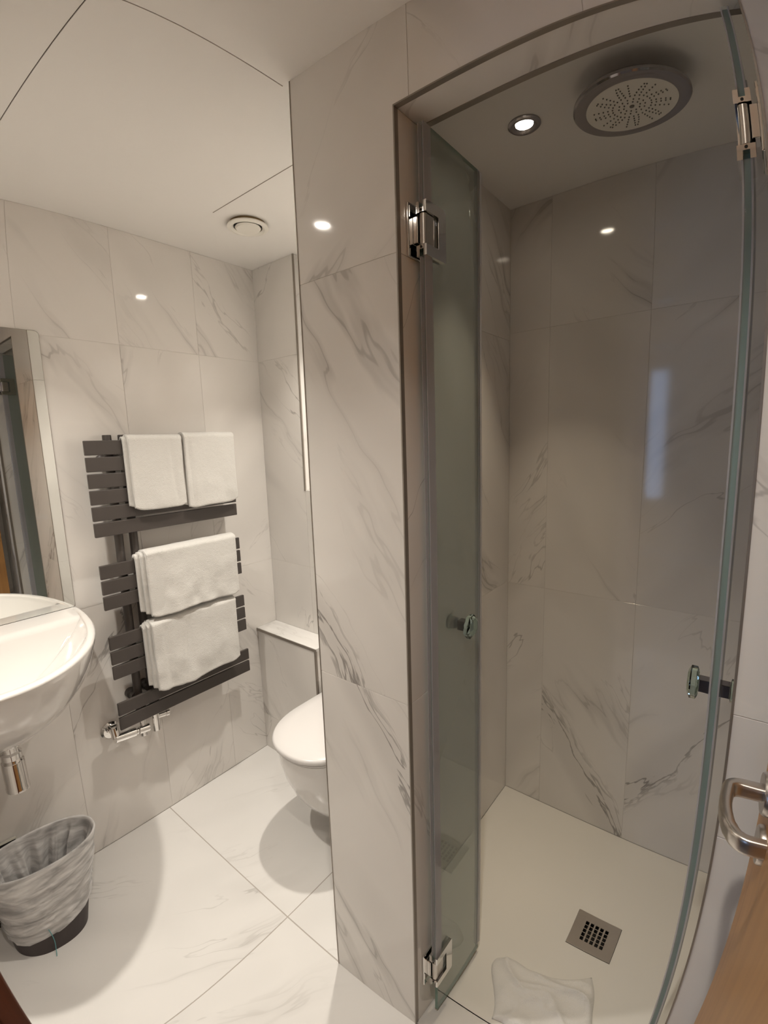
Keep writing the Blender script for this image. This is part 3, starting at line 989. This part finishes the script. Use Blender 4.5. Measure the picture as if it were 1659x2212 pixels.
for i in range(len(xs) - 1):
    for j in range(len(ys) - 1):
        if dx0 - 1e-6 <= xs[i] < dx1 - 1e-6 and dy0 - 1e-6 <= ys[j] < dy1 - 1e-6: continue
        f.append((idx[i, j], idx[i + 1, j], idx[i + 1, j + 1], idx[i, j + 1]))
to = obj('tray_surface', v, f, M['tray'], st, True, fix=False)
MB().box((X[0], Y[0], -.0515), (X[3], Y[3], -.050)).build('tray_base', M['tray'], st)
dr = thing('floor_drain', 'square brushed metal drain cover in the shower tray', 'drain', (dc.x, dc.y, -.045))
zt = -.0065
pl, hw = [], .0062
cs_ = [i * .0148 for i in range(-2, 3)]
us = sorted([dx0 + .001 - dc.x, dx1 - .001 - dc.x] + [q - hw * .8 for q in cs_] + [q + hw * .8 for q in cs_])
vs2 = sorted([dy0 + .001 - dc.y, dy1 - .001 - dc.y] + [q - hw for q in cs_] + [q + hw for q in cs_])
mb = MB()
V, F, ID = [], [], {}
for k, zz in enumerate((zt, zt - .003)):
    for i, a in enumerate(us):
        for j, b_ in enumerate(vs2):
            ID[k, i, j] = len(V); V.append((dc.x + a, dc.y + b_, zz))
def hole(i, j): return i % 2 == 1 and j % 2 == 1 and 0 < i < len(us) - 2 and 0 < j < len(vs2) - 2
for i in range(len(us) - 1):
    for j in range(len(vs2) - 1):
        if hole(i, j):
            q = [(i, j), (i + 1, j), (i + 1, j + 1), (i, j + 1)]
            for a in range(4):
                p0, p1 = q[a], q[(a + 1) % 4]
                F.append((ID[(0,) + p0], ID[(0,) + p1], ID[(1,) + p1], ID[(1,) + p0]))
            continue
        F.append((ID[0, i, j], ID[0, i + 1, j], ID[0, i + 1, j + 1], ID[0, i, j + 1]))
        F.append((ID[1, i, j], ID[1, i, j + 1], ID[1, i + 1, j + 1], ID[1, i + 1, j]))
nI, nJ = len(us) - 1, len(vs2) - 1
for i in range(nI):
    for j in (0, nJ): F.append((ID[0, i, j], ID[0, i + 1, j], ID[1, i + 1, j], ID[1, i, j]))
for j in range(nJ):
    for i in (0, nI): F.append((ID[0, i, j], ID[0, i, j + 1], ID[1, i, j + 1], ID[1, i, j]))
obj('grate', V, F, M['steel'], dr)
MB().box((dx0, dy0, -.049), (dx1, dy1, -.044)).box((dx0, dy0, -.044), (dx0 + .001, dy1, -.010)).box((dx1 - .001, dy0, -.044), (dx1, dy1, -.010)).box((dx0, dy0, -.044), (dx1, dy0 + .001, -.010)).box((dx0, dy1 - .001, -.044), (dx1, dy1, -.010)).build('sump', M['dark'], dr)

def tray_z(x, y):
    e = min(min(x - X[0], X[3] - x), min(y - Y[0], Y[3] - y))
    d = math.hypot(x - dc.x, y - dc.y)
    return -.010 * min(1, max(0, (e - .03) / .04)) * (1 - .35 * min(1, d / .5))
# crumpled mat inside the shower
mc = [Vector((-.475, 1.025)), Vector((-.215, 1.135)), Vector((-.150, .955)), Vector((-.405, .875))]
mg, NM = [], 46
for i in range(NM + 1):
    row = []
    for j in range(NM + 1):
        a, b_ = i / NM, j / NM
        p = (mc[0] * (1 - a) + mc[1] * a) * (1 - b_) + (mc[3] * (1 - a) + mc[2] * a) * b_
        e = min(a, 1 - a, b_, 1 - b_)
        r1 = 1 - abs(noise.noise(Vector((p.x * 7 + p.y * 5, p.y * 6 - p.x * 4, 3.3)))) * 2.2
        r2 = 1 - abs(noise.noise(Vector((p.x * 13 - p.y * 9, p.y * 11, 8.1)))) * 2.2
        h = .003 + .008 * min(1, e / .06) ** .5 + min(1, e / .10) * (.016 * max(0, r1) ** 3 + .008 * max(0, r2) ** 3 + .003 * noise.noise(Vector((p.x * 30, p.y * 30, 8))))
        wob = Vector((noise.noise(Vector((p.x * 8, p.y * 8, 1))), noise.noise(Vector((p.x * 8, p.y * 8, 6))))) * .030
        row.append((p.x + wob.x, p.y + wob.y, tray_z(p.x + wob.x, p.y + wob.y) + h))
    mg.append(row)
v = [q for r_ in mg for q in r_]
W1 = NM + 1
f = [(i * W1 + j, (i + 1) * W1 + j, (i + 1) * W1 + j + 1, i * W1 + j + 1) for i in range(NM) for j in range(NM)]
k = len(v)
v += [(x, y, tray_z(x, y) + .0012) for x, y, z in v[:]]
f += [(k + i * W1 + j, k + i * W1 + j + 1, k + (i + 1) * W1 + j + 1, k + (i + 1) * W1 + j) for i in range(NM) for j in range(NM)]
for i in range(NM):
    for a, b_ in (((i, 0), (i + 1, 0)), ((i, NM), (i + 1, NM)), ((0, i), (0, i + 1)), ((NM, i), (NM, i + 1))):
        A, B = a[0] * W1 + a[1], b_[0] * W1 + b_[1]
        f.append((A, B, k + B, k + A))
o = obj('bath_mat', v, f, M['mat'], None, True)
tag(o, 'crumpled white cloth bath mat on the shower floor', 'bath mat')

# ---------------------------------------------------------------- rain shower head
hx, hy, hz = -.262, 1.267, 2.2355
HK = 1.045
sh = thing('rain_shower', 'large round rain shower head with chrome rim', 'shower head', (hx, hy, hz))
MB().lathe([(.0985, .0005), (.101, -.0005), (.1245, .0015), (.128, .005), (.128, .011), (.1225, .0165), (.073, .024), (.030, .030), (.022, .034), (0, .034)], (hx, hy, hz), 72).build('rim', M['darkened_chrome'], sh, True, .7)
MB().lathe([(0, -.0005), (.099, -.0005), (.100, .001), (0, .001)], (hx, hy, hz), 64).build('spray_plate', M['plastic'], sh, True, .7)
MB().cyl((hx, hy, hz + .030), (hx, hy, zS), .012).lathe([(.028, 0), (.028, -.006), (.013, -.010), (.012, -.010)], (hx, hy, zS), 32).build('ceiling_arm', M['chrome'], sh, True, .7)
nb = MB()
nb.lathe([(.0055, 0), (.0050, -.0018), (0, -.0020)], (hx, hy, hz - .0004), 16)
for rn, cnt, ph in ((.017, 10, 0), (.027, 14, .1)):
    for i in range(cnt):
        a = 2 * PI * i / cnt + ph
        nb.lathe([(.0019, 0), (.0014, -.0022), (0, -.0024)], (hx + HK * rn * math.cos(a), hy + HK * rn * math.sin(a), hz - .0004), 6)
for i in range(26):
    for q, rn in enumerate((.040, .0495, .059, .0685, .078)):
        a = 2 * PI * (i + (.18 * q if i % 3 == 0 else 0)) / 26
        nb.lathe([(.0019, 0), (.0014, -.0022), (0, -.0024)], (hx + HK * rn * math.cos(a), hy + HK * rn * math.sin(a), hz - .0004), 6)
tag(nb.build('nozzles', M['rubber'], sh), kind='stuff')

# ---------------------------------------------------------------- the two shower doors, both swung into the shower
def shower_door(side, label):
    """side=+1: hung on the left reveal (opens along +y); side=-1: hung on the right reveal"""
    xr = xO if side > 0 else xR
    def X_(d): return xr + side * d
    xg = .0246
    t = thing('shower_door', label, 'shower door', (X_(xg), yFb, .01), 'glass shower doors')
    def bx(name, d0, d1, y0, y1, z0, z1, m_, p=None, bevel=0):
        a, b_ = sorted((X_(d0), X_(d1)))
        return box(name, (a, y0, z0), (b_, y1, z1), m_, p or t, bevel=bevel)
    gy0, gy1, gz0, gz1 = .812, 1.030, .012, 2.086
    gp = bx('glass_panel', xg - .004, xg + .004, gy0, gy1, gz0, gz1, M['frost'])
    gp.data.materials.append(M['glass_edge'])
    for pl_ in gp.data.polygons:
        if abs(pl_.normal.x) < .5: pl_.material_index = 1
    zh = ((1.897, .049), (.168, .049))
    # hinge-side seal, broken by the hinges
    for z0, z1 in ((.215, 1.849), (1.945, 2.084)):
        hs = MB().tube([(X_(xg), .806, z0), (X_(xg), .806, z1)], .0060, 16).build('hinge_seal', M['seal_clear'], t, True, .6)
        for o_ in (-1, 1):
            a, b_ = sorted((X_(xg + o_ * .0043), X_(xg + o_ * .0066)))
            MB().box((a, .801, z0), (b_, .826, z1)).build('seal_lip', M['seal'], hs)
    MB().box((min(X_(xg - .0055), X_(xg + .0055)), gy1 - .010, gz0 + .02), (max(X_(xg - .0055), X_(xg + .0055)), gy1 + .006, gz1 - .002)).build('edge_seal', M['seal'], t)
    for zc, hh in zh:
        h = bx('hinge', 0.0005, .006, .783, .862, zc - hh, zc + hh, M['chrome'], bevel=.002)      # wall plate
        bx('plate_block', .006, xg - .008, .797, .828, zc - .024, zc + .024, M['chrome'], h, bevel=.001)
        for s_ in (-1, 1):
            d0, d1 = (xg + s_ * .0045, xg + s_ * .0115)
            d0, d1 = min(d0, d1), max(d0, d1)
            a, b_ = sorted((X_(d0), X_(d1)))
            # C-shaped clamp plate
            P2 = [(.798, -.049), (.866, -.049), (.869, -.046), (.869, .046), (.866, .049), (.798, .049), (.798, .029), (.842, .029), (.842, -.029), (.798, -.029)]
            k = len(P2)
            vv = [(a, y, zc + z) for y, z in P2] + [(b_, y, zc + z) for y, z in P2]
            ff = [tuple(range(k)), tuple(range(2 * k - 1, k - 1, -1))] + [(i, (i + 1) % k, k + (i + 1) % k, k + i) for i in range(k)]
            obj('clamp_plate', vv, ff, M['chrome'], h)
        for sz in (-1, 1):
            z0, z1 = sorted((zc + sz * .029, zc + sz * .037))
            bx('clamp_bridge', xg - .0045, xg + .0045, .797, .811, z0, z1, M['chrome'], h)
            MB().cyl((X_(xg), .7975, zc + sz * .033), (X_(xg), .7962, zc + sz * .033), .0022, n=10).build('screw', M['dark'], h)
        MB().cyl((X_(xg), .806, zc - .0275), (X_(xg), .806, zc + .0275), .0075, n=24).box((min(X_(xg - .006), X_(xg + .006)), .806, zc - .0275), (max(X_(xg - .006), X_(xg + .006)), .834, zc + .0275)).build('barrel', M['steel'], h, True, .6)
    # cut glass knob, a piece on each face
    ky, kz = .924, 1.062
    for s_ in (1, -1):
        bx('knob_stem', *( (xg + .0042, xg + .026) if s_ > 0 else (xg - .019, xg - .0042)), ky - .0105, ky + .0105, kz - .0115, kz + .0115, M['darkened_chrome'], bevel=.0008)
        base = xg + .0262 if s_ > 0 else xg - .0192
        oc = [(.4, 1), (1, .4), (1, -.4), (.4, -1), (-.4, -1), (-1, -.4), (-1, .4), (-.4, 1)]
        rg = []
        if s_ > 0: sec = ((0, .019), (.0035, .0265), (.0125, .0265), (.0165, .019))
        else: sec = ((0, .013), (-.0012, .0185), (-.0035, .0185), (-.0042, .013))
        for dd, r_ in sec:
            rg.append([Vector((X_(base + dd), ky + p * r_, kz + q * r_)) for p, q in oc])
        v, f = loft(rg)
        f.append(tuple(range(7, -1, -1))); f.append(tuple(range((len(sec) - 1) * 8, len(sec) * 8)))
        obj('knob', v, f, M['crystal'], t)
    return t
shower_door(1, 'glass shower door on the partition side, swung into the shower')
shower_door(-1, 'glass shower door seen edge-on beside the wooden door')

# ---------------------------------------------------------------- entry door
E0, H0 = Vector((.0458, .702)), Vector((.126, -.060))
dd = (H0 - E0).normalized()
dnn = Vector((-abs(dd.y), -abs(dd.x)))
def DP(s, nrm, z):
    q = E0 + dd * s + dnn * nrm
    return Vector((q.x, q.y, z))
LEN = (H0 - E0).length
ed = bpy.data.objects.new('door_1', None)
link(ed); ed.location = (H0.x, H0.y, 0); ORG[ed.name] = Vector((H0.x, H0.y, 0)); ed['kind'] = 'structure'
def dbox(s0, s1, n0, n1, z0, z1):
    P = [DP(s, q, z) for z in (z0, z1) for s, q in ((s0, n0), (s1, n0), (s1, n1), (s0, n1))]
    return P, [(0, 3, 2, 1), (4, 5, 6, 7), (0, 1, 5, 4), (1, 2, 6, 5), (2, 3, 7, 6), (3, 0, 4, 7)]
MB().add(*dbox(0, LEN, -.040, 0, .008, 2.02)).build('door_leaf', M['wood'], ed, bevel=.0015)
def rose(name, s, z, r, h, m_):
    mb = MB()
    v, f, k = [], [], 32
    prof = [(r, 0), (r, h * .6), (r * .93, h), (0, h)]
    for rad, hh in prof[:-1]:
        for i in range(k):
            a = 2 * PI * i / k
            v.append(DP(s + rad * math.cos(a), hh, z + rad * math.sin(a)))
    for q in range(2):
        f += [(q * k + i, q * k + (i + 1) % k, (q + 1) * k + (i + 1) % k, (q + 1) * k + i) for i in range(k)]
    f += [tuple(range(k)), tuple(range(2 * k, 3 * k))]
    return obj(name, v, f, m_, ed, True, sharp=.7)
rs, rz = .050, 1.070
hd = rose('handle_rose', rs, rz, .026, .009, M['steel'])
pts = [DP(rs, n_, rz) for n_ in (.004, .012, .022, .030)]
for i in range(1, 9):
    a = PI / 2 * i / 8
    pts.append(DP(rs + .016 * (1 - math.cos(a)), .030 + .016 * math.sin(a), rz))
for k_ in range(1, 8):
    q_ = k_ / 7
    pts.append(DP(.066 + .060 * q_, .046 + .005 * math.sin(PI * q_ * .8) - .002 * q_, rz - .002 * q_))
b0 = pts[-1]
for i in range(1, 9):
    a = PI / 2 * i / 8
    pts.append(DP(.126 + .020 * math.sin(a), .027 + .0178 * math.cos(a), rz - .003))
for n_ in (.020, .012):
    pts.append(DP(.146, n_, rz - .003))
def lever_mesh(pts, hw, hh):
    v, f = [], []
    sec = []
    for i in range(24):                      # rounded-rectangle section
        a = 2 * PI * i / 24
        c_, s_ = math.cos(a), math.sin(a)
        sec.append((math.copysign(abs(c_) ** .55, c_), math.copysign(abs(s_) ** .55, s_)))
    up = Vector((0, 0, 1))
    for i, p in enumerate(pts):
        d = (pts[min(i + 1, len(pts) - 1)] - pts[max(i - 1, 0)]).normalized()
        sd = d.cross(up).normalized()
        k = min(1, i / 8)
        w_, h_ = .0095 + (hw - .0095) * k, .0095 + (hh - .0095) * k
        for a, b_ in sec:
            v.append(p + sd * a * w_ + up * b_ * h_)
    n = 24
    for i in range(len(pts) - 1):
        f += [(i * n + j, i * n + (j + 1) % n, (i + 1) * n + (j + 1) % n, (i + 1) * n + j) for j in range(n)]
    f += [tuple(range(n)), tuple(range((len(pts) - 1) * n, len(pts) * n))]
    return v, f
v, f = lever_mesh(pts, .0068, .0105)
obj('lever', v, f, M['steel'], hd, True, sharp=.9)
pr = rose('privacy_rose', .064, 1.008, .024, .007, M['steel'])
MB().cyl(DP(.064, .007, 1.008), DP(.064, .020, 1.008), .006).build('turn_knob', M['chrome'], pr, True, .6, bevel=.002)
